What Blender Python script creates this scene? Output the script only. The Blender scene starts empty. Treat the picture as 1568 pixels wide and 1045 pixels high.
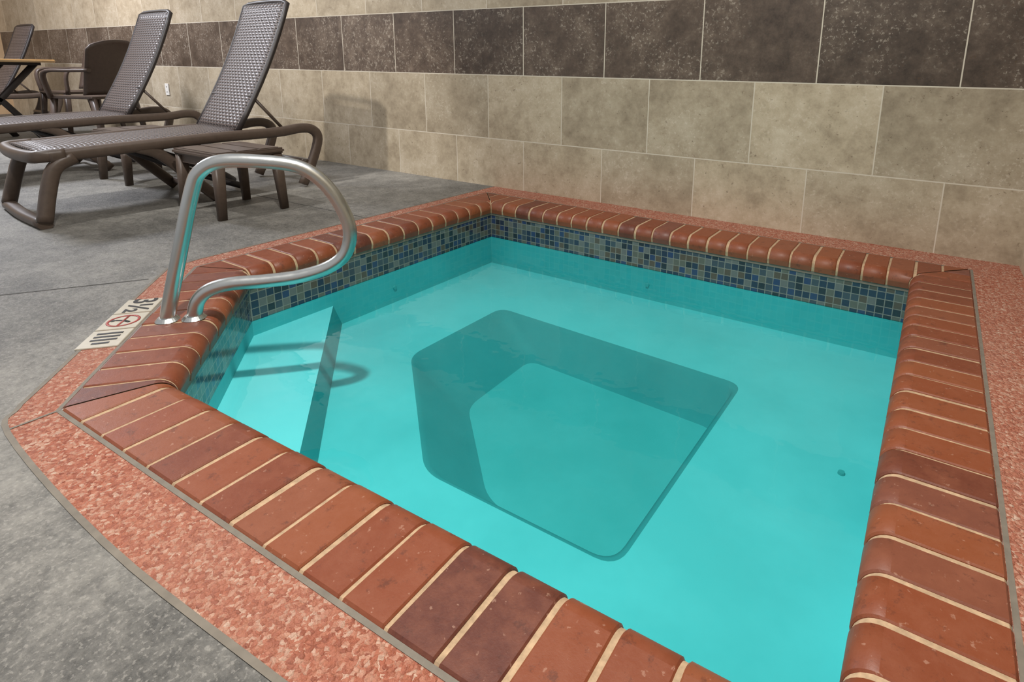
import bpy, bmesh, math, random
from mathutils import Vector, Matrix
from mathutils.geometry import tessellate_polygon
random.seed(4)
C=bpy.context.collection
# ---------------------------------------------------------------- helpers
def lin(r,g,b):
    f=lambda c:((c/255)/12.92 if c/255<=.04045 else ((c/255+.055)/1.055)**2.4)
    return (f(r),f(g),f(b),1)
class NT:
    def __init__(s,name):
        s.m=bpy.data.materials.new(name); s.m.use_nodes=True; s.t=s.m.node_tree; s.t.nodes.clear()
        s.out=s.n("ShaderNodeOutputMaterial")
    def n(s,typ,**k):
        x=s.t.nodes.new(typ)
        for a,b in k.items():
            if a.startswith("i_"): x.inputs[a[2:].replace("_"," ")].default_value=b
            else: setattr(x,a,b)
        return x
    def l(s,a,b): s.t.links.new(a,b)
    def math(s,op,a,b=None,c=None):
        x=s.n("ShaderNodeMath",operation=op)
        for i,v in enumerate((a,b,c)):
            if v is None: continue
            if isinstance(v,(int,float)): x.inputs[i].default_value=v
            else: s.l(v,x.inputs[i])
        return x.outputs[0]
    def ramp(s,fac,stops,interp='LINEAR'):
        x=s.n("ShaderNodeValToRGB"); x.color_ramp.interpolation=interp
        e=x.color_ramp.elements
        while len(e)<len(stops): e.new(.5)
        for q,(p,c) in zip(e,stops): q.position=p; q.color=c
        s.l(fac,x.inputs[0]); return x.outputs[0]
    def mix(s,fac,a,b,mode='MIX'):
        x=s.n("ShaderNodeMix",data_type='RGBA',blend_type=mode)
        for i,v in ((0,fac),(6,a),(7,b)):
            if isinstance(v,(int,float,tuple)): x.inputs[i].default_value=v
            else: s.l(v,x.inputs[i])
        return x.outputs[2]
    def noise(s,vec,scale,detail=4,rough=.6):
        x=s.n("ShaderNodeTexNoise"); x.inputs['Scale'].default_value=scale
        x.inputs['Detail'].default_value=detail; x.inputs['Roughness'].default_value=rough
        if vec: s.l(vec,x.inputs['Vector'])
        return x.outputs[0]
    def pos(s): return s.n("ShaderNodeNewGeometry").outputs['Position']
    def uv(s): return s.n("ShaderNodeTexCoord").outputs['UV']
    def bsdf(s,col,rough=.6,bump=None,bstr=.3,bdist=.01,spec=.5,metal=0,coat=0):
        b=s.n("ShaderNodeBsdfPrincipled")
        for nm,v in (('Base Color',col),('Roughness',rough),('Metallic',metal)):
            if isinstance(v,(int,float,tuple)): b.inputs[nm].default_value=v
            else: s.l(v,b.inputs[nm])
        b.inputs['Specular IOR Level'].default_value=spec
        b.inputs['Coat Weight'].default_value=coat
        b.inputs['Coat Roughness'].default_value=.15
        if bump is not None:
            x=s.n("ShaderNodeBump"); x.inputs['Strength'].default_value=bstr; x.inputs['Distance'].default_value=bdist
            s.l(bump,x.inputs['Height']); s.l(x.outputs[0],b.inputs['Normal'])
        s.l(b.outputs[0],s.out.inputs[0]); return b
def plain(name,col,rough=.5,metal=0,nscale=30,var=.15,spec=.5,bstr=.05):
    t=NT(name); nz=t.noise(t.pos(),nscale)
    c0=tuple(x*(1-var) for x in col[:3])+(1,); c1=tuple(min(1,x*(1+var)) for x in col[:3])+(1,)
    t.bsdf(t.ramp(nz,[(.3,c0),(.7,c1)]),rough,nz,bstr,.003,spec,metal); return t.m
def obj(name,verts,faces,mat=None,parent=None,smooth=False,uvs=None):
    me=bpy.data.meshes.new(name); me.from_pydata([tuple(v) for v in verts],[],faces); me.update()
    if mat: me.materials.append(mat)
    if uvs:
        ul=me.uv_layers.new(name="UVMap")
        for p in me.polygons:
            for li in p.loop_indices: ul.data[li].uv=uvs[me.loops[li].vertex_index]
    if smooth:
        for p in me.polygons: p.use_smooth=True
    o=bpy.data.objects.new(name,me); C.objects.link(o)
    if parent: o.parent=parent
    return o
def empty(name,loc=(0,0,0)):
    o=bpy.data.objects.new(name,None); C.objects.link(o); o.location=loc; o.empty_display_size=.1; return o
def catmull(P,n=6):
    P=[Vector(p) for p in P]
    if len(P)<3: return P
    Q=[2*P[0]-P[1]]+P+[2*P[-1]-P[-2]]; out=[]
    for i in range(1,len(Q)-2):
        a,b,c,d=Q[i-1:i+3]
        for k in range(n):
            t=k/n
            out.append(.5*((2*b)+(c-a)*t+(2*a-5*b+4*c-d)*t*t+(-a+3*b-3*c+d)*t**3))
    out.append(P[-1]); return out
def sweep(bm,P,rw,rh=None,side=(1,0,0),seg=10,sq=2.0,smooth=0,closed=False,taper=None):
    """superelliptic section swept along P. rw: half width along 'side', rh half-size across."""
    rh=rh or rw
    if smooth: P=catmull(P,smooth)
    P=[Vector(p) for p in P]; side=Vector(side).normalized(); rings=[]
    n=len(P)
    for i,p in enumerate(P):
        a=P[(i-1)%n] if (i>0 or closed) else p; b=P[(i+1)%n] if (i<n-1 or closed) else p
        t=(b-a).normalized()
        s=side-t*side.dot(t)
        if s.length<1e-3: s=Vector((0,1,0))-t*t.y
        s.normalize(); u=t.cross(s); k=1 if not taper else taper[0]+(taper[1]-taper[0])*i/(n-1)
        r=[]
        for j in range(seg):
            an=2*math.pi*(j+.5)/seg; c,sn=math.cos(an),math.sin(an)
            e=2/sq
            x=math.copysign(abs(c)**e,c)*rw*k; y=math.copysign(abs(sn)**e,sn)*rh*k
            r.append(bm.verts.new(p+s*x+u*y))
        rings.append(r)
    m=n if closed else n-1
    for i in range(m):
        A,B=rings[i],rings[(i+1)%n]
        for j in range(seg):
            f=bm.faces.new((A[j],A[(j+1)%seg],B[(j+1)%seg],B[j])); f.smooth=True
    if not closed:
        bm.faces.new(rings[0][::-1]); bm.faces.new(rings[-1])
def box(bm,c,s,rot=None,bev=0.0):
    M=Matrix.Translation(Vector(c))@(rot.to_4x4() if rot else Matrix())@Matrix.Diagonal((*s,1))
    r=bmesh.ops.create_cube(bm,size=1,matrix=M)
    if bev:
        es={e for v in r['verts'] for e in v.link_edges}
        bmesh.ops.bevel(bm,geom=list(es),offset=bev,segments=2,affect='EDGES')
def bmobj(name,bm,mat,parent=None):
    bmesh.ops.recalc_face_normals(bm,faces=bm.faces)
    me=bpy.data.meshes.new(name); bm.to_mesh(me); bm.free(); me.materials.append(mat)
    o=bpy.data.objects.new(name,me); C.objects.link(o)
    if parent: o.parent=parent
    return o
def flat(name,outer,holes,z,mat,parent=None,thick=0):
    loops=[[Vector((x,y,0)) for x,y in outer]]+[[Vector((x,y,0)) for x,y in h] for h in holes]
    tri=tessellate_polygon(loops); vs=[v for l in loops for v in l]
    V=[(v.x,v.y,z) for v in vs]; F=[]
    for a,b,c in tri:
        cr=(vs[b]-vs[a]).cross(vs[c]-vs[a]).z
        if abs(cr)<1e-9: continue
        F.append((a,b,c) if cr>0 else (a,c,b))
    return obj(name,V,F,mat,parent,uvs=[(v.x,v.y) for v in vs])
def offset(poly,d):
    n=len(poly); out=[]; area=sum(poly[i][0]*poly[(i+1)%n][1]-poly[(i+1)%n][0]*poly[i][1] for i in range(n))
    sg=1 if area>0 else -1
    for i in range(n):
        p0,p1,p2=Vector(poly[i-1]),Vector(poly[i]),Vector(poly[(i+1)%n])
        d1=(p1-p0).normalized(); d2=(p2-p1).normalized()
        n1=Vector((d1.y,-d1.x))*sg; n2=Vector((d2.y,-d2.x))*sg
        b=(n1+n2).normalized(); out.append(tuple(p1+b*(d/b.dot(n1))))
    return out
# ---------------------------------------------------------------- layout (metres)
INN=[(2.25,-.375),(2.25,-1.755),(2.86,-2.282),(4.328,-2.238),(4.332,-.375)]   # inner edge of coping, CCW
CW=.195
WALLP=offset(INN,.012)
OUT=offset(INN,CW)
ZW=-.20; ZB=-.36; ZS=-.262; ZF=-.50
# ---------------------------------------------------------------- materials
TW,TH=.55,.394
t=NT("wall_stone_tile"); uv=t.uv(); sp=t.n("ShaderNodeSeparateXYZ"); t.l(uv,sp.inputs[0])
vy=t.math('DIVIDE',t.math('ADD',sp.outputs[1],.084),TH); row=t.math('FLOOR',vy)
par=t.math('MULTIPLY',t.math('MODULO',row,2.0),.5)
ux=t.math('ADD',t.math('DIVIDE',sp.outputs[0],TW),t.math('ADD',par,100)); colx=t.math('FLOOR',ux)
fx=t.math('FRACT',ux); fy=t.math('FRACT',vy)
dx=t.math('MULTIPLY',t.math('MINIMUM',fx,t.math('SUBTRACT',1,fx)),TW)
dy=t.math('MULTIPLY',t.math('MINIMUM',fy,t.math('SUBTRACT',1,fy)),TH)
dd=t.math('MINIMUM',dx,dy)
grout=t.math('LESS_THAN',dd,.0026)
cmb=t.n("ShaderNodeCombineXYZ"); t.l(colx,cmb.inputs[0]); t.l(row,cmb.inputs[1])
wn=t.n("ShaderNodeTexWhiteNoise",noise_dimensions='3D'); t.l(cmb.outputs[0],wn.inputs['Vector'])
off=t.n("ShaderNodeVectorMath",operation='MULTIPLY_ADD'); t.l(wn.outputs['Color'],off.inputs[0]); off.inputs[1].default_value=(9,9,9); t.l(t.pos(),off.inputs[2])
n1=t.noise(off.outputs[0],2.6,6,.65); n2=t.noise(off.outputs[0],13,8,.78); n3=t.noise(off.outputs[0],60,4,.7)
light=t.ramp(t.math('ADD',t.math('MULTIPLY',n1,.5),t.math('MULTIPLY',n2,.5)),[(.34,lin(140,125,104)),(.5,lin(177,162,138)),(.66,lin(200,187,165))])
dark=t.ramp(t.math('ADD',t.math('MULTIPLY',n1,.4),t.math('MULTIPLY',n2,.6)),[(.36,lin(62,51,43)),(.5,lin(90,76,65)),(.64,lin(122,107,93))])
isd=t.math('LESS_THAN',t.math('ABSOLUTE',t.math('SUBTRACT',row,2)),.5)
col=t.mix(isd,light,dark)
tone=t.n("ShaderNodeMapRange"); t.l(wn.outputs['Value'],tone.inputs[0]); tone.inputs[3].default_value=.80; tone.inputs[4].default_value=1.07
tc=t.n("ShaderNodeCombineXYZ"); [t.l(tone.outputs[0],tc.inputs[i]) for i in range(3)]
col=t.mix(1.0,col,tc.outputs[0],'MULTIPLY')
fl=t.ramp(n3,[(.56,(0,0,0,1)),(.61,(1,1,1,1))]); fl2=t.math('MULTIPLY',fl,t.ramp(n1,[(.44,(0,0,0,1)),(.54,(1,1,1,1))]))
col=t.mix(t.math('MULTIPLY',fl2,.30),col,lin(216,204,186))
pit=t.ramp(t.noise(off.outputs[0],42,5,.75),[(.33,(1,1,1,1)),(.37,(0,0,0,1))])
col=t.mix(t.math('MULTIPLY',pit,.55),col,lin(84,64,44))
col=t.mix(grout,col,lin(204,194,176))
t.bsdf(col,.42,t.math('SUBTRACT',t.math('MULTIPLY',n3,.1),grout),.4,.003,.35)
M_wall=t.m
t=NT("painted_end_wall"); nz=t.noise(t.pos(),3); t.bsdf(t.ramp(nz,[(.3,lin(196,160,120)),(.7,lin(216,182,140))]),.7,nz,.05,.003); M_end=t.m
t=NT("concrete_deck"); P=t.pos()
a=t.noise(P,1.3,5,.6); b=t.noise(P,9,9,.8); c=t.noise(P,60,5,.75)
f=t.math('ADD',t.math('MULTIPLY',a,.35),t.math('ADD',t.math('MULTIPLY',b,.37),t.math('MULTIPLY',c,.28)))
cc=t.ramp(f,[(.40,lin(70,69,66)),(.49,lin(108,106,101)),(.59,lin(144,141,134))])
sp2=t.ramp(t.noise(P,150,3,.6),[(.55,(0,0,0,1)),(.63,(1,1,1,1))])
cc=t.mix(t.math('MULTIPLY',sp2,.35),cc,lin(176,172,164))
st=t.ramp(t.noise(P,3.2,7,.7),[(.36,(1,1,1,1)),(.48,(0,0,0,1))])
cc=t.mix(t.math('MULTIPLY',st,.35),cc,lin(64,63,60))
t.bsdf(cc,.5,t.math('ADD',b,c),.65,.006,.4); M_floor=t.m
M_groove=plain("deck_joint",lin(80,79,76),.8)
t=NT("coral_aggregate"); P=t.pos()
vo=t.n("ShaderNodeTexVoronoi",feature='F1'); vo.inputs['Scale'].default_value=160
wob=t.n("ShaderNodeTexNoise"); wob.inputs['Scale'].default_value=120; t.l(P,wob.inputs['Vector'])
wv=t.n("ShaderNodeVectorMath",operation='MULTIPLY_ADD'); t.l(wob.outputs['Color'],wv.inputs[0]); wv.inputs[1].default_value=(.012,.012,.012); t.l(P,wv.inputs[2])
t.l(wv.outputs[0],vo.inputs['Vector'])
nn=t.noise(P,45,6,.75); big=t.noise(P,2.5,3)
sc=t.n("ShaderNodeSeparateColor"); t.l(vo.outputs['Color'],sc.inputs[0])
c1=t.ramp(sc.outputs[0],[(0,lin(134,66,46)),(.3,lin(168,92,66)),(.6,lin(184,118,92)),(.85,lin(202,158,134)),(1,lin(216,190,168))])
c1=t.mix(t.ramp(nn,[(.35,(0,0,0,1)),(.65,(.65,.65,.65,1))]),c1,lin(168,102,80))
c1=t.mix(t.ramp(big,[(.35,(0,0,0,1)),(.7,(.4,.4,.4,1))]),c1,lin(172,126,108))
t.bsdf(c1,.6,t.math('SUBTRACT',nn,vo.outputs['Distance']),.8,.006,.35); M_coral=t.m
t=NT("glazed_brick"); at=t.n("ShaderNodeAttribute",attribute_name="tone"); P=t.pos()
s1=t.noise(P,14,6,.75); s2=t.noise(P,75,3,.6)
bc=t.ramp(at.outputs['Fac'],[(0,lin(90,48,38)),(.2,lin(114,58,37)),(.55,lin(128,65,38)),(.85,lin(136,75,44)),(1,lin(112,66,54))])
bc=t.mix(t.math('MULTIPLY',t.ramp(s1,[(.42,(0,0,0,1)),(.7,(1,1,1,1))]),.4),bc,lin(146,88,62))
sc_=t.ramp(s2,[(.66,(0,0,0,1)),(.71,(1,1,1,1))])
bc=t.mix(t.math('MULTIPLY',sc_,.32),bc,lin(196,158,136))
bc=t.mix(t.math('MULTIPLY',t.ramp(t.noise(P,33,6,.8),[(.34,(1,1,1,1)),(.44,(0,0,0,1))]),.5),bc,lin(66,36,28))
rg=t.n("ShaderNodeMapRange"); t.l(s1,rg.inputs[0]); rg.inputs[3].default_value=.30; rg.inputs[4].default_value=.65
t.bsdf(bc,rg.outputs[0],s1,.28,.004,.42); M_brick=t.m
M_mortar=plain("mortar",lin(182,154,122),.85,nscale=60,var=.25)
M_caulk=plain("joint_sealant",lin(120,112,100),.7)
t=NT("mosaic_waterline_tile"); uv=t.uv(); S=.031
q=t.n("ShaderNodeVectorMath",operation='SCALE'); q.inputs['Scale'].default_value=1/S; t.l(uv,q.inputs[0])
fv=t.n("ShaderNodeVectorMath",operation='FLOOR'); t.l(q.outputs[0],fv.inputs[0])
fr=t.n("ShaderNodeVectorMath",operation='FRACTION'); t.l(q.outputs[0],fr.inputs[0])
w=t.n("ShaderNodeTexWhiteNoise",noise_dimensions='3D'); t.l(fv.outputs[0],w.inputs['Vector'])
ss=t.n("ShaderNodeSeparateXYZ"); t.l(fr.outputs[0],ss.inputs[0])
g=t.math('MINIMUM',t.math('MINIMUM',ss.outputs[0],t.math('SUBTRACT',1,ss.outputs[0])),t.math('MINIMUM',ss.outputs[1],t.math('SUBTRACT',1,ss.outputs[1])))
gm=t.math('LESS_THAN',g,.05)
mc=t.ramp(w.outputs['Value'],[(0,lin(34,46,72)),(.2,lin(62,72,84)),(.36,lin(96,98,88)),(.5,lin(88,76,62)),(.62,lin(42,60,100)),(.76,lin(104,108,106)),(.88,lin(32,36,48))],'CONSTANT')
mc=t.mix(t.math('MULTIPLY',t.noise(t.pos(),60,4),.4),mc,lin(70,74,76))
mc=t.mix(gm,mc,lin(126,128,120))
t.bsdf(mc,.12,t.math('SUBTRACT',1,gm),.3,.002,.6); M_mosaic=t.m
def plaster(name,c0,c1):
    t=NT(name); nz=t.noise(t.pos(),1.6,5,.6); t.bsdf(t.ramp(nz,[(.35,c0),(.65,c1)]),.7,nz,.05,.002,.2); return t.m
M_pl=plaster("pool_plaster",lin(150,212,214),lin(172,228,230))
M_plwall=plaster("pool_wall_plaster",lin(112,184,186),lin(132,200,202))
M_plstep_lit=plaster("pool_step_plaster_lit",lin(206,234,238),lin(218,242,244))  # lit copy of the plaster: brighter light on the shallow step, put into the colour
M_plshade=plaster("pool_plaster_shaded",lin(84,158,160),lin(98,170,172))  # shaded copy of the plaster: shade of footwell walls and riser is in the colour
M_plf=plaster("footwell_floor_plaster_dimmed",lin(114,190,190),lin(134,204,205))  # plaster darkened for depth: light lost in the water is painted in
t=NT("spa_water"); tr=t.n("ShaderNodeBsdfTransparent"); tr.inputs[0].default_value=(.425,.882,.888,1)
gl=t.n("ShaderNodeBsdfGlossy"); gl.inputs['Roughness'].default_value=.02
fz=t.n("ShaderNodeFresnel"); fz.inputs['IOR'].default_value=1.36
bp=t.n("ShaderNodeBump"); bp.inputs['Strength'].default_value=.28; bp.inputs['Distance'].default_value=.01
t.l(t.noise(t.pos(),5,3,.5),bp.inputs['Height']); t.l(bp.outputs[0],gl.inputs['Normal']); t.l(bp.outputs[0],fz.inputs['Normal'])
mx=t.n("ShaderNodeMixShader"); t.l(fz.outputs[0],mx.inputs[0]); t.l(tr.outputs[0],mx.inputs[1]); t.l(gl.outputs[0],mx.inputs[2]); t.l(mx.outputs[0],t.out.inputs[0])
M_water=t.m
t=NT("brushed_stainless_steel"); nz=t.noise(t.pos(),45,4); rg=t.n("ShaderNodeMapRange"); t.l(nz,rg.inputs[0]); rg.inputs[3].default_value=.22; rg.inputs[4].default_value=.42
t.bsdf(lin(196,198,196),rg.outputs[0],nz,.05,.002,.5,1.0); M_steel=t.m
M_resin=plain("brown_resin",lin(80,67,58),.42,nscale=40,var=.12)
M_resin_m=plain("umber_resin",lin(74,60,52),.42,nscale=40,var=.12)
M_resin_d=plain("dark_resin",lin(42,36,35),.45,nscale=40,var=.12)
t=NT("woven_wicker"); uv=t.uv(); q=t.n("ShaderNodeVectorMath",operation='SCALE'); q.inputs['Scale'].default_value=1/.019; t.l(uv,q.inputs[0])
ck=t.n("ShaderNodeTexChecker"); ck.inputs['Scale'].default_value=1.0; t.l(q.outputs[0],ck.inputs['Vector'])
fr=t.n("ShaderNodeVectorMath",operation='FRACTION'); t.l(q.outputs[0],fr.inputs[0]); ss=t.n("ShaderNodeSeparateXYZ"); t.l(fr.outputs[0],ss.inputs[0])
def hump(x): return t.math('MULTIPLY',t.math('MULTIPLY',x,t.math('SUBTRACT',1,x)),4)
hx,hy=hump(ss.outputs[0]),hump(ss.outputs[1])
hm=t.n("ShaderNodeMix",data_type='FLOAT'); t.l(ck.outputs['Fac'],hm.inputs[0]); t.l(hx,hm.inputs[2]); t.l(hy,hm.inputs[3])
t.bsdf(t.ramp(hm.outputs[0],[(.2,lin(14,12,13)),(.65,lin(50,42,42)),(1,lin(104,92,88))]),.42,hm.outputs[0],.6,.004,.5); M_wick=t.m
M_wood=plain("pale_wood_top",lin(206,176,132),.4,nscale=12,var=.1)
M_white=plain("white_ceramic",lin(188,181,166),.4,var=.07)
M_black=plain("black_print",lin(36,36,38),.4,var=.1)
M_red=plain("red_print",lin(160,62,54),.4,var=.1)
M_plate=plain("outlet_plastic",lin(226,222,214),.35,var=.03)
# ---------------------------------------------------------------- room shell
def wallq(name,a,b,z0,z1,u0,mat,th):
    a=Vector(a);b=Vector(b);d=(b-a);L=d.length;d.normalize();nrm=Vector((-d.y,d.x))*th
    V=[];U=[]
    for p,u in ((a,u0),(b,u0+L)):
        for z in (z0,z1):
            V.append((p.x,p.y,z));U.append((u,z))
    for p,u in ((a+nrm,u0),(b+nrm,u0+L)):
        for z in (z0,z1):
            V.append((p.x,p.y,z));U.append((u,z))
    F=[(0,2,3,1),(4,5,7,6),(0,1,5,4),(2,6,7,3),(1,3,7,5),(0,4,6,2)]
    return obj(name,V,F,mat,uvs=U)
XL,XR,YF=-6.6,4.70,-4.6
wallq("wall_back",(XL,0),(XR,0),-.9,3.0,XL,M_wall,.12)
wallq("wall_right",(XR,.12),(XR,YF),-.9,3.0,.1,M_wall,.12)
wallq("wall_left",(XL,YF),(XL,.12),-.9,3.0,0,M_end,.12)
co=offset(INN,.288)
raw=[(co[1][0],co[1][1]+.10),(co[1][0]+.02,co[1][1]-.005),(co[1][0]+.08,co[1][1]-.075),(co[2][0]-.14,co[2][1]+.12),(co[2][0]-.05,co[2][1]+.045),(co[2][0]+.05,co[2][1]+.002),(3.3,co[2][1]-.014),(3.8,co[2][1]+.012),(XR,co[2][1]+.07)]
sm=[(v.x,v.y) for v in catmull([(x,y,0) for x,y in raw],5)]
CO=[(co[0][0],0.0)]+sm+[(XR,0.0)]
FL=[(XL,0),(XL,YF),(XR,YF)]+[CO[-2]]+CO[:-2][::-1]
fl=flat("floor",FL,[],0,M_floor)
def ribbon(bm,pts,w,z,closed=False):
    n=len(pts)
    if closed:
        ra=offset(pts,w/2); rb=offset(pts,-w/2)
        A=[bm.verts.new((x,y,z)) for x,y in ra];B=[bm.verts.new((x,y,z)) for x,y in rb]
        for i in range(n):
            j=(i+1)%n; bm.faces.new((A[i],A[j],B[j],B[i]))
    else:
        A=[];B=[]
        for i,p in enumerate(pts):
            p=Vector(p);a=Vector(pts[max(i-1,0)]);b=Vector(pts[min(i+1,n-1)]);d=(b-a).normalized();nn=Vector((-d.y,d.x))*w/2
            A.append(bm.verts.new((*(p+nn),z)));B.append(bm.verts.new((*(p-nn),z)))
        for i in range(n-1): bm.faces.new((A[i],A[i+1],B[i+1],B[i]))
spa=empty("hot_tub",(3.3,-1.3,0)); 
def par(o): 
    o.parent=spa; o.matrix_parent_inverse=Matrix.Translation((-3.3,1.3,0)); return o
par(flat("coral_border",CO,[OUT],0.0005,M_coral))
bm=bmesh.new(); ribbon(bm,offset(INN,CW+.005),.009,.0015,True); ribbon(bm,CO[:-1],.010,.0015)
ribbon(bm,[OUT[2],(2.79,-2.565)],.006,.0018)
par(bmobj("border_joint",bm,M_caulk))
bm=bmesh.new()
ribbon(bm,[(2.05,-2.0),(1.75,-2.45),(1.2,-3.3)],.006,.001)
ribbon(bm,[(1.95,-1.0),(1.0,-1.02),(-6,-1.05)],.005,.001)
j=bmobj("deck_joints",bm,M_groove); j.parent=fl
# ---------------------------------------------------------------- coping bricks
def profile(shrink=0.0):
    Wd=CW-shrink; zt=.004-shrink; th=.060; r=.042
    pts=[(0,-th),(0,zt-.004),(.004,zt)]
    pts.append((Wd-r,zt))
    for k in range(1,9):
        an=k/8*math.pi/2
        pts.append((Wd-r+r*math.sin(an),zt-r+r*math.cos(an)))
    pts.append((Wd-.004,-th)); return pts
def edge_bm(bm,i,prof,s_list,is_brick,tones):
    a,b=Vector(OUT[i]),Vector(OUT[(i+1)%5]); d=(b-a).normalized()
    inw=Vector((-d.y,d.x))
    tmp=bmesh.new(); tl=tmp.verts.layers.float.new("tone")
    for (s0,s1),tn in zip(s_list,tones):
        n=len(prof)
        dz=random.uniform(-.0012,.0012) if is_brick else 0; sk=random.uniform(-.0015,.0015) if is_brick else 0
        mids=[s0,s0+.003,s1-.003,s1]; rings=[]
        for k,s in enumerate(mids):
            ring=[]
            for (w,z) in prof:
                ww=w; zz=z+dz-(.0025 if k in(0,3) and z>-.05 else 0)
                if k in (0,3) and w>.12: ww=w-.002
                p=a+d*(s+sk*w/CW)+inw*ww
                v=tmp.verts.new((p.x,p.y,zz)); v[tl]=tn; ring.append(v)
            rings.append(ring)
        for k in range(3):
            for q in range(n-1):
                f=tmp.faces.new((rings[k][q],rings[k+1][q],rings[k+1][q+1],rings[k][q+1])); f.smooth=(3<=q<n-2 and k==1)
        tmp.faces.new(rings[0]);tmp.faces.new(rings[-1][::-1])
    for corner,sgn in ((i,-1),((i+1)%5,1)):
        po=Vector((*OUT[corner],0)); pi=Vector((*INN[corner],0)); m=(pi-po).normalized()
        nrm=Vector((m.y,-m.x,0)); dd3=Vector((d.x,d.y,0))*sgn
        if nrm.dot(dd3)<0: nrm=-nrm
        off=nrm*(-.003 if is_brick else .002)
        g=tmp.verts[:]+tmp.edges[:]+tmp.faces[:]
        r=bmesh.ops.bisect_plane(tmp,geom=g,plane_co=po+off,plane_no=nrm,clear_outer=True)
        ed=[e for e in r['geom_cut'] if isinstance(e,bmesh.types.BMEdge)]
        bmesh.ops.holes_fill(tmp,edges=ed,sides=0)
    me=bpy.data.meshes.new("tmp"); tmp.to_mesh(me); tmp.free(); bm.from_mesh(me); bpy.data.meshes.remove(me)
bm=bmesh.new(); bm.verts.layers.float.new("tone")
for i in range(5):
    a,b=Vector(OUT[i]),Vector(OUT[(i+1)%5]); L=(b-a).length
    n=round(L/.0905); p=L/n
    sl=[(k*p+.0045+random.uniform(-.001,.001),(k+1)*p-.0045+random.uniform(-.001,.001)) for k in range(n)]
    edge_bm(bm,i,profile(),sl,True,[random.random() for _ in sl])
bmesh.ops.recalc_face_normals(bm,faces=bm.faces)
par(bmobj("brick_coping",bm,M_brick))
bm=bmesh.new(); bm.verts.layers.float.new("tone")
for i in range(5):
    L=(Vector(OUT[i])-Vector(OUT[(i+1)%5])).length
    edge_bm(bm,i,profile(.003),[(-.02,L+.02)],False,[0])
par(bmobj("coping_mortar",bm,M_mortar))
# ---------------------------------------------------------------- basin
def wallring(name,poly,z0,z1,mat):
    V=[];F=[];U=[];s=0;n=len(poly)
    for i in range(n):
        a,b=Vector(poly[i]),Vector(poly[(i+1)%n]);L=(b-a).length;k=len(V)
        V+=[(a.x,a.y,z0),(b.x,b.y,z0),(b.x,b.y,z1),(a.x,a.y,z1)];U+=[(s,z0),(s+L,z0),(s+L,z1),(s,z1)];s+=L
        F.append((k,k+3,k+2,k+1))
    return par(obj(name,V,F,mat,uvs=U))
wallring("waterline_mosaic",WALLP,ZW-.004,-.066,M_mosaic)
wallring("mortar_line",offset(INN,.009),-.074,-.056,M_caulk)
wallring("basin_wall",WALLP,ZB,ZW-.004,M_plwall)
RIM=[(2.71,-.86),(2.71,-1.41),(3.25,-1.86),(3.845,-1.855),(3.855,-.915)]
BOT=[(2.93,-.945),(2.95,-1.41),(3.335,-1.75),(3.835,-1.84),(3.845,-.995)]
def rounded(poly,r,k=6):
    out=[];n=len(poly)
    for i in range(n):
        a,p,b=Vector(poly[i-1]),Vector(poly[i]),Vector(poly[(i+1)%n])
        A=p+(a-p).normalized()*r;B=p+(b-p).normalized()*r
        for q in range(k+1):
            t_=q/k; out.append(tuple(A*(1-t_)**2+p*2*t_*(1-t_)+B*t_*t_))
    return out
R1=rounded(offset(RIM,.008),.06); R2=rounded(RIM,.06); R2b=rounded(offset(RIM,-.012),.06); R3=rounded(BOT,.07); R4=rounded(offset(BOT,-.03),.06)
par(flat("bench",WALLP,[R1],ZB,M_pl))
V=[];F=[];n=len(R1)
rs=((R1,ZB),(R2,ZB-.002),(R2b,ZB-.012),(R3,ZF+.012),(R4,ZF))
for ring,z in rs: V+=[(x,y,z) for x,y in ring]
for k in range(4):
    for i in range(n):
        j2=(i+1)%n; F.append((k*n+i,k*n+j2,(k+1)*n+j2,(k+1)*n+i))
par(obj("footwell_wall",V,F,M_plshade,smooth=True))
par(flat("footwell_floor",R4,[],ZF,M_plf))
a=Vector(WALLP[1]);b=Vector(WALLP[2]); dn=(b-a).normalized(); inn=Vector((-dn.y,dn.x))
def atx(p,d,x): return p+d*((x-p.x)/d.x)
def aty(p,d,y): return p+d*((y-p.y)/d.y)
def steppoly(wd): 
    q=a+inn*wd; return [tuple(a),tuple(b),tuple(aty(q,dn,WALLP[2][1])),tuple(atx(q,dn,WALLP[1][0]))]
p1=steppoly(.262); p2=steppoly(.290)
par(flat("entry_step",p1,[],ZS,M_plstep_lit))
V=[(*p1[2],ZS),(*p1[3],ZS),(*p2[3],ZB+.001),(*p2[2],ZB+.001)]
par(obj("step_riser",V,[(0,1,2,3)],M_plshade))
bm=bmesh.new()
for p,rot in (((2.24,-1.08,-.285),Matrix.Rotation(math.pi/2,4,'Y')),((3.23,-.365,-.285),Matrix.Rotation(math.pi/2,4,'X')),((4.24,-1.23,-.358),Matrix())):
    bmesh.ops.create_cone(bm,cap_ends=True,segments=20,radius1=.011,radius2=.009,depth=.010,matrix=Matrix.Translation(p)@rot)
par(bmobj("water_jets",bm,plain("jet_plastic",lin(100,175,175),.4)))
par(flat("water",WALLP,[],ZW,M_water))
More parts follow.
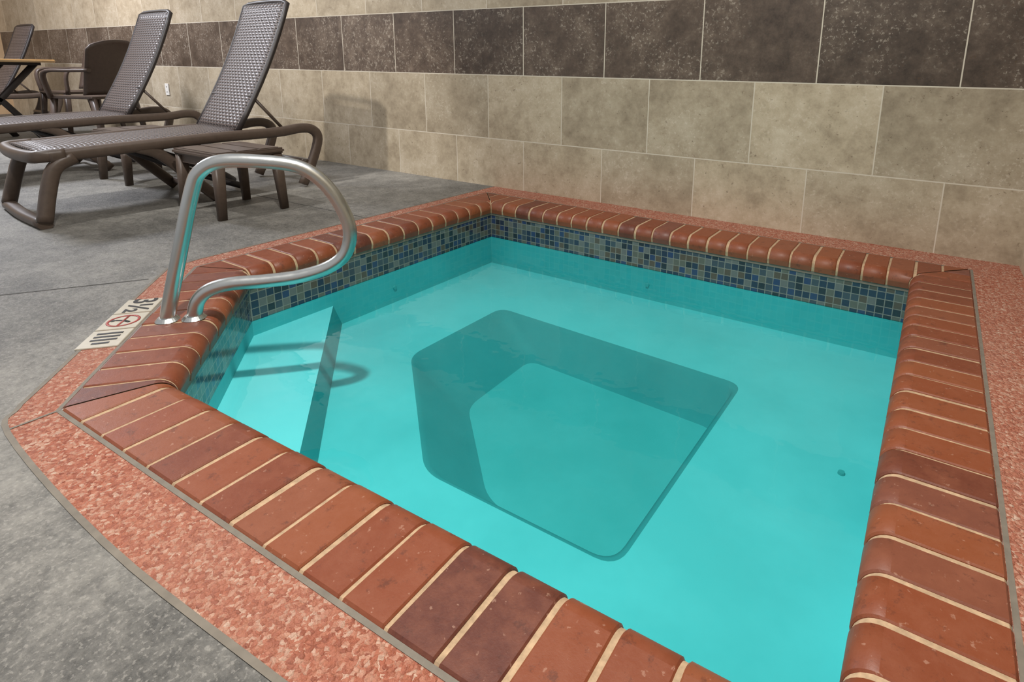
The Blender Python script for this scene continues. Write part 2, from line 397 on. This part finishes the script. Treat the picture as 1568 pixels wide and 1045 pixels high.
# ---------------------------------------------------------------- handrail
hr=empty("pool_handrail",(2.48,-2.13,0))
D=Vector((.7,.71,0)); path=[(-.0,-.0),(.012,.05),(.06,.22),(.108,.385),(.135,.44),(.19,.468),(.29,.466),(.39,.45),(.452,.408),(.50,.335),(.525,.25),(.508,.175),(.455,.132),(.37,.108),(.27,.10),(.18,.098),(.12,.083),(.085,.05),(.07,.0)]
bm=bmesh.new(); sweep(bm,[D*s+Vector((0,0,z+.006)) for s,z in path],.0205,side=(D.y,-D.x,0),seg=18,smooth=5)
bmobj("rail_tube",bm,M_steel,hr)
bm=bmesh.new()
for s in (0.0,.07):
    p=D*s+Vector((0,0,.009)); bmesh.ops.create_cone(bm,cap_ends=True,segments=28,radius1=.033,radius2=.024,depth=.01,matrix=Matrix.Translation(p))
bmobj("escutcheon_plates",bm,M_steel,hr)
# ---------------------------------------------------------------- depth marker tiles
a=Vector(OUT[1]);b=Vector(OUT[2]); dn=(b-a).normalized(); outn=Vector((dn.y,-dn.x))
sg=empty("depth_marker_sign",(0,0,0))
def P3(s,o,z): 
    p=a+dn*s+outn*o; return Vector((p.x,p.y,z))
ang=math.atan2(dn.y,dn.x)
base_s=(Vector((2.405,-2.18))-a).dot(dn); TS=.118; TO=.058
for k in range(3):
    s=base_s-TS+k*TS; bm=bmesh.new(); c_=P3(s,TO,.002)
    box(bm,c_,(TS-.006,.098,.004),Matrix.Rotation(ang,3,'Z'),.0012); bmobj("ceramic_tile_%d"%(k+1),bm,M_white,sg)
def text(name,body,s,o,size,mat):
    cu=bpy.data.curves.new(name,'FONT'); cu.body=body; cu.size=size; cu.align_x='CENTER'; cu.align_y='CENTER'; cu.extrude=.0004; cu.offset=.0015; cu.materials.append(mat)
    ob=bpy.data.objects.new(name,cu); C.objects.link(ob); ob.location=P3(s,o,.0047); ob.rotation_euler=(0,0,ang); ob.parent=sg
text("depth_text","3½",base_s-TS,TO,.09,M_black)
bm=bmesh.new()
for k in range(4):
    box(bm,P3(base_s+TS+(k-1.5)*.021,TO,.0047),(.009,.062 if k<3 else .04,.001),Matrix.Rotation(ang,3,'Z'))
bmobj("unit_text",bm,M_black,sg)
bm=bmesh.new(); cpt=P3(base_s,TO,.005)
ring=[cpt+Vector((math.cos(x)*.038,math.sin(x)*.038,0)) for x in [i*2*math.pi/28 for i in range(28)]]
sweep(bm,ring,.0006,.0035,side=(0,0,1),seg=6,closed=True)
sweep(bm,[cpt+Vector((-.026,.026,0)),cpt+Vector((.026,-.026,0))],.0006,.003,side=(0,0,1),seg=6)
bmobj("no_diving_ring",bm,M_red,sg)
bm=bmesh.new()
sweep(bm,[cpt+Vector((-.02,-.012,0)),cpt+Vector((.0,.002,0)),cpt+Vector((.022,.006,0))],.0005,.004,side=(0,0,1),seg=6)
bmesh.ops.create_cone(bm,cap_ends=True,segments=12,radius1=.006,radius2=.006,depth=.0008,matrix=Matrix.Translation(cpt+Vector((-.022,-.018,0))))
bmobj("diver_figure",bm,M_black,sg)
# ---------------------------------------------------------------- chaise longue
def grid(name,fn,nu,nv,mat,parent,th=.008):
    V=[];U=[];F=[]
    for j in range(nv+1):
        for i in range(nu+1):
            p,uvv=fn(i/nu,j/nv); V.append(p);U.append(uvv)
    for j in range(nv):
        for i in range(nu):
            k=j*(nu+1)+i;F.append((k,k+1,k+nu+2,k+nu+1))
    o=obj(name,V,F,mat,parent,True,U); m=o.modifiers.new("th",'SOLIDIFY'); m.thickness=th; return o
def chaise(x,y,frame,rz=0):
    e=empty("lounge_chair",(x,y,0)); e.rotation_euler=(0,0,math.radians(rz))
    bm=bmesh.new(); H=.275
    for sx in (-1,1):
        X=H*sx
        sweep(bm,[(X,.06,.318),(X,.3,.330),(X,.75,.348),(X,1.10,.352),(X,1.25,.366),(X,1.33,.350),(X,1.36,.29),(X,1.31,.15),(X,1.24,.018)],.021,.029,seg=12,sq=3,smooth=5)
        sweep(bm,[(X,.40,.33),(X,.50,.28),(X,.62,.15),(X,.74,.018)],.018,.028,seg=12,sq=3,smooth=4)
        sweep(bm,[(X,.15,.31),(X*1.0,.075,.265),(X*1.04,.035,.16),(X*1.12,.0,.03)],.026,.030,seg=12,sq=3,smooth=5)
        sweep(bm,[(X*.90,1.0,.56),(X*.94,1.16,.36)],.009,.009,seg=8)
    sweep(bm,[(-H*1.15,0,.022),(0,-.012,.022),(H*1.15,0,.022)],.028,.022,side=(0,1,0),seg=12,sq=3,smooth=4)
    sweep(bm,[(-H,.12,.325),(-H+.01,.04,.322),(-H+.06,.012,.318),(0,.0,.316),(H-.06,.012,.318),(H-.01,.04,.322),(H,.12,.325)],.028,.024,side=(0,0,1),seg=12,sq=3,smooth=5)
    sweep(bm,[(-H,.73,.05),(H,.73,.05)],.012,.02,side=(0,1,0),seg=10)
    sweep(bm,[(-H,1.28,.15),(H,1.28,.15)],.012,.02,side=(0,1,0),seg=10)
    bmobj("frame",bm,frame,e)
    bm=bmesh.new()
    sweep(bm,[(-H*.9,1.0,.56),(H*.9,1.0,.56)],.009,.009,side=(0,1,0),seg=8)
    sweep(bm,[(-H+.02,.45,.29),(-.05,.80,.10),(.1,.95,.03)],.014,.020,side=(1,0,0),seg=8,smooth=3)
    sweep(bm,[(H-.02,.50,.29),(.05,.85,.12),(-.1,1.0,.03)],.014,.020,side=(1,0,0),seg=8,smooth=3)
    yb,zb,yt,zt=.90,.375,1.25,1.095
    B=.252
    def bk(t_,X): return Vector((X,yb+(yt-yb)*t_+.025*math.sin(math.pi*t_)*(1 if t_<1 else 0),zb+(zt-zb)*t_))
    loop=[bk(k/8,-B) for k in range(9)]+[bk(1.02,-B+.05)]+[bk(1.025,q) for q in (-.1,0,.1)]+[bk(1.02,B-.05)]+[bk(k/8,B) for k in range(8,-1,-1)]
    sweep(bm,loop,.015,.015,side=(0,1,.4),seg=10)
    sweep(bm,[(-B-.01,yb,zb-.012),(B+.01,yb,zb-.012)],.016,.016,side=(0,1,0),seg=10)
    bmobj("back_frame",bm,M_resin_d,e)
    grid("back_sling",lambda u,v:(bk(v*1.01,(u-.5)*2*B)+Vector((0,-.012-.012*math.sin(math.pi*u),0)),(u*.5,v*.82)),10,16,M_wick,e,.01)
    grid("seat_sling",lambda u,v:((( u-.5)*2*(H-.015),.02+v*.90,.338+.036*v+.012*min(1,6*min(u,1-u))),(u*.54,v*.9)),10,10,M_wick,e,.012)
    return e
c1=chaise(.665,-1.935,M_resin,-4)
c2=chaise(-.82,-1.88,M_resin,-2)
c3=chaise(-4.45,-1.6,M_resin)
# ---------------------------------------------------------------- side tables
def stable(x,y,wx=.40,wy=.36,h=.325):
    e=empty("side_table",(x,y,0)); bm=bmesh.new()
    box(bm,(0,0,h-.014),(wx,wy,.028),None,.009)
    for k in range(3): box(bm,(0,(k-1)*wy*.30,h+.0015),(wx*.9,wy*.27,.004),None,.0015)
    bmobj("table_top",bm,M_resin,e); bm=bmesh.new()
    box(bm,(0,wy/2-.03,h-.045),(wx-.06,.016,.05)); box(bm,(0,-wy/2+.03,h-.045),(wx-.06,.016,.05))
    box(bm,(wx/2-.03,0,h-.045),(.016,wy-.06,.05)); box(bm,(-wx/2+.03,0,h-.045),(.016,wy-.06,.05))
    for sx in (-1,1):
        for sy in (-1,1):
            sweep(bm,[(sx*(wx/2-.035),sy*(wy/2-.035),h-.02),(sx*(wx/2-.02),sy*(wy/2-.02),.0)],.018,.024,side=(1,0,0),seg=12,sq=4,taper=(1.2,.85))
    bmobj("table_legs",bm,M_resin,e); return e
stable(1.27,-1.27,.40,.36)
stable(-.02,-1.15,.40,.36)
# ---------------------------------------------------------------- patio chairs
def pchair(x,y,rz):
    e=empty("patio_chair",(x,y,0)); e.rotation_euler=(0,0,rz)
    bm=bmesh.new()
    box(bm,(0,0,.43),(.46,.44,.022),None,.009)
    for sx in (-1,1):
        sweep(bm,[(sx*.20,-.19,.43),(sx*.235,-.23,.0)],.018,.022,seg=10,sq=4,taper=(1.2,.8))
        sweep(bm,[(sx*.20,.19,.43),(sx*.225,.27,.0)],.018,.022,seg=10,sq=4,taper=(1.2,.8))
        sweep(bm,[(sx*.225,-.19,.42),(sx*.255,-.20,.60),(sx*.262,-.14,.655),(sx*.262,.05,.66),(sx*.24,.24,.665)],.024,.014,seg=10,sq=3,smooth=4)
    bmobj("seat_and_legs",bm,M_resin_m,e)
    def bk(u,v):
        X=(u-.5)*(.44+.06*v); top=.40+.09*math.sin(math.pi*u)**.5
        z=.44+v*top; return ((X,.20+.12*v-.10*(2*u-1)**2*.8,z),(u,v))
    grid("back_panel",lambda u,v:bk(u,.04+.96*v),16,12,M_resin_m,e,.016)
    return e
pchair(-2.12,-.62,math.radians(-66))
pchair(-3.15,-.40,math.radians(8))
dt=empty("patio_table",(-2.95,-1.15,0)); bm=bmesh.new()
box(bm,(0,0,.735),(1.2,.75,.026),None,.01); bmobj("table_top",bm,M_wood,dt); bm=bmesh.new()
for sx in (-1,1):
    sweep(bm,[(sx*.42,-.28,.72),(sx*.42,.02,.38),(sx*.42,.28,.0)],.02,.025,seg=10,sq=4)
    sweep(bm,[(sx*.42,.28,.72),(sx*.42,-.02,.38),(sx*.42,-.28,.0)],.02,.025,seg=10,sq=4)
sweep(bm,[(-.42,0,.38),(.42,0,.38)],.02,.02,side=(0,1,0),seg=10,sq=4)
box(bm,(0,0,.71),(.95,.6,.03)); bmobj("table_legs",bm,M_resin_d,dt)
ou=empty("wall_outlet",(-2.17,0,.48)); bm=bmesh.new(); box(bm,(0,-.004,0),(.072,.008,.116),None,.003); bmobj("cover_plate",bm,M_plate,ou)
bm=bmesh.new()
for z in (-.025,.025):
    for x in (-.008,.008): box(bm,(x,-.0085,z),(.003,.002,.012))
bmobj("slots",bm,M_black,ou)
# ---------------------------------------------------------------- light
def area(name,loc,size,power,col=(1,1,1)):
    l=bpy.data.lights.new(name,'AREA'); l.size=size; l.energy=power; l.color=col
    o=bpy.data.objects.new(name,l); C.objects.link(o); o.location=loc; return o
def spot(name,loc,tgt,power,ang,rad,col=(1,1,1),blend=.5):
    l=bpy.data.lights.new(name,'SPOT'); l.energy=power; l.spot_size=math.radians(ang); l.spot_blend=blend; l.shadow_soft_size=rad; l.color=col
    o=bpy.data.objects.new(name,l); C.objects.link(o); o.location=loc
    o.rotation_euler=(Vector(tgt)-Vector(loc)).to_track_quat('-Z','Y').to_euler(); return o
spot("ceiling_spotlight",(1.12,-2.7,2.95),(.3,-.5,.3),300,56,.05,(1,.97,.93),.6)
area("ceiling_light",(3.6,-2.35,2.7),.10,82,(1,.96,.90))
area("ceiling_light",(-2.6,-1.9,2.9),.8,200,(.90,.92,1))
w=bpy.data.worlds.new("w"); bpy.context.scene.world=w; w.use_nodes=True
w.node_tree.nodes["Background"].inputs[0].default_value=(.98,.98,1,1); w.node_tree.nodes["Background"].inputs[1].default_value=.53
# ---------------------------------------------------------------- camera
yaw,pit,rol=-.5501,.2236,.0182
Fv=Vector((math.sin(yaw)*math.cos(pit),math.cos(yaw)*math.cos(pit),-math.sin(pit)))
R0=Vector((math.cos(yaw),-math.sin(yaw),0)); U0=R0.cross(Fv)
c,s=math.cos(rol),math.sin(rol); R=c*R0+s*U0; U=-s*R0+c*U0
cd=bpy.data.cameras.new("camera"); cam=bpy.data.objects.new("camera",cd); C.objects.link(cam)
M=Matrix((R,U,-Fv)).transposed().to_4x4(); M.translation=Vector((4.3412,-2.8663,.7508)); cam.matrix_world=M
cd.sensor_width=36; cd.lens=892.58/1568*36; cd.shift_x=-(881.68-784)/1568; cd.shift_y=(308.35-522.67)/1568
cd.clip_start=.01
bpy.context.scene.camera=cam
bpy.context.scene.view_settings.view_transform='Standard'
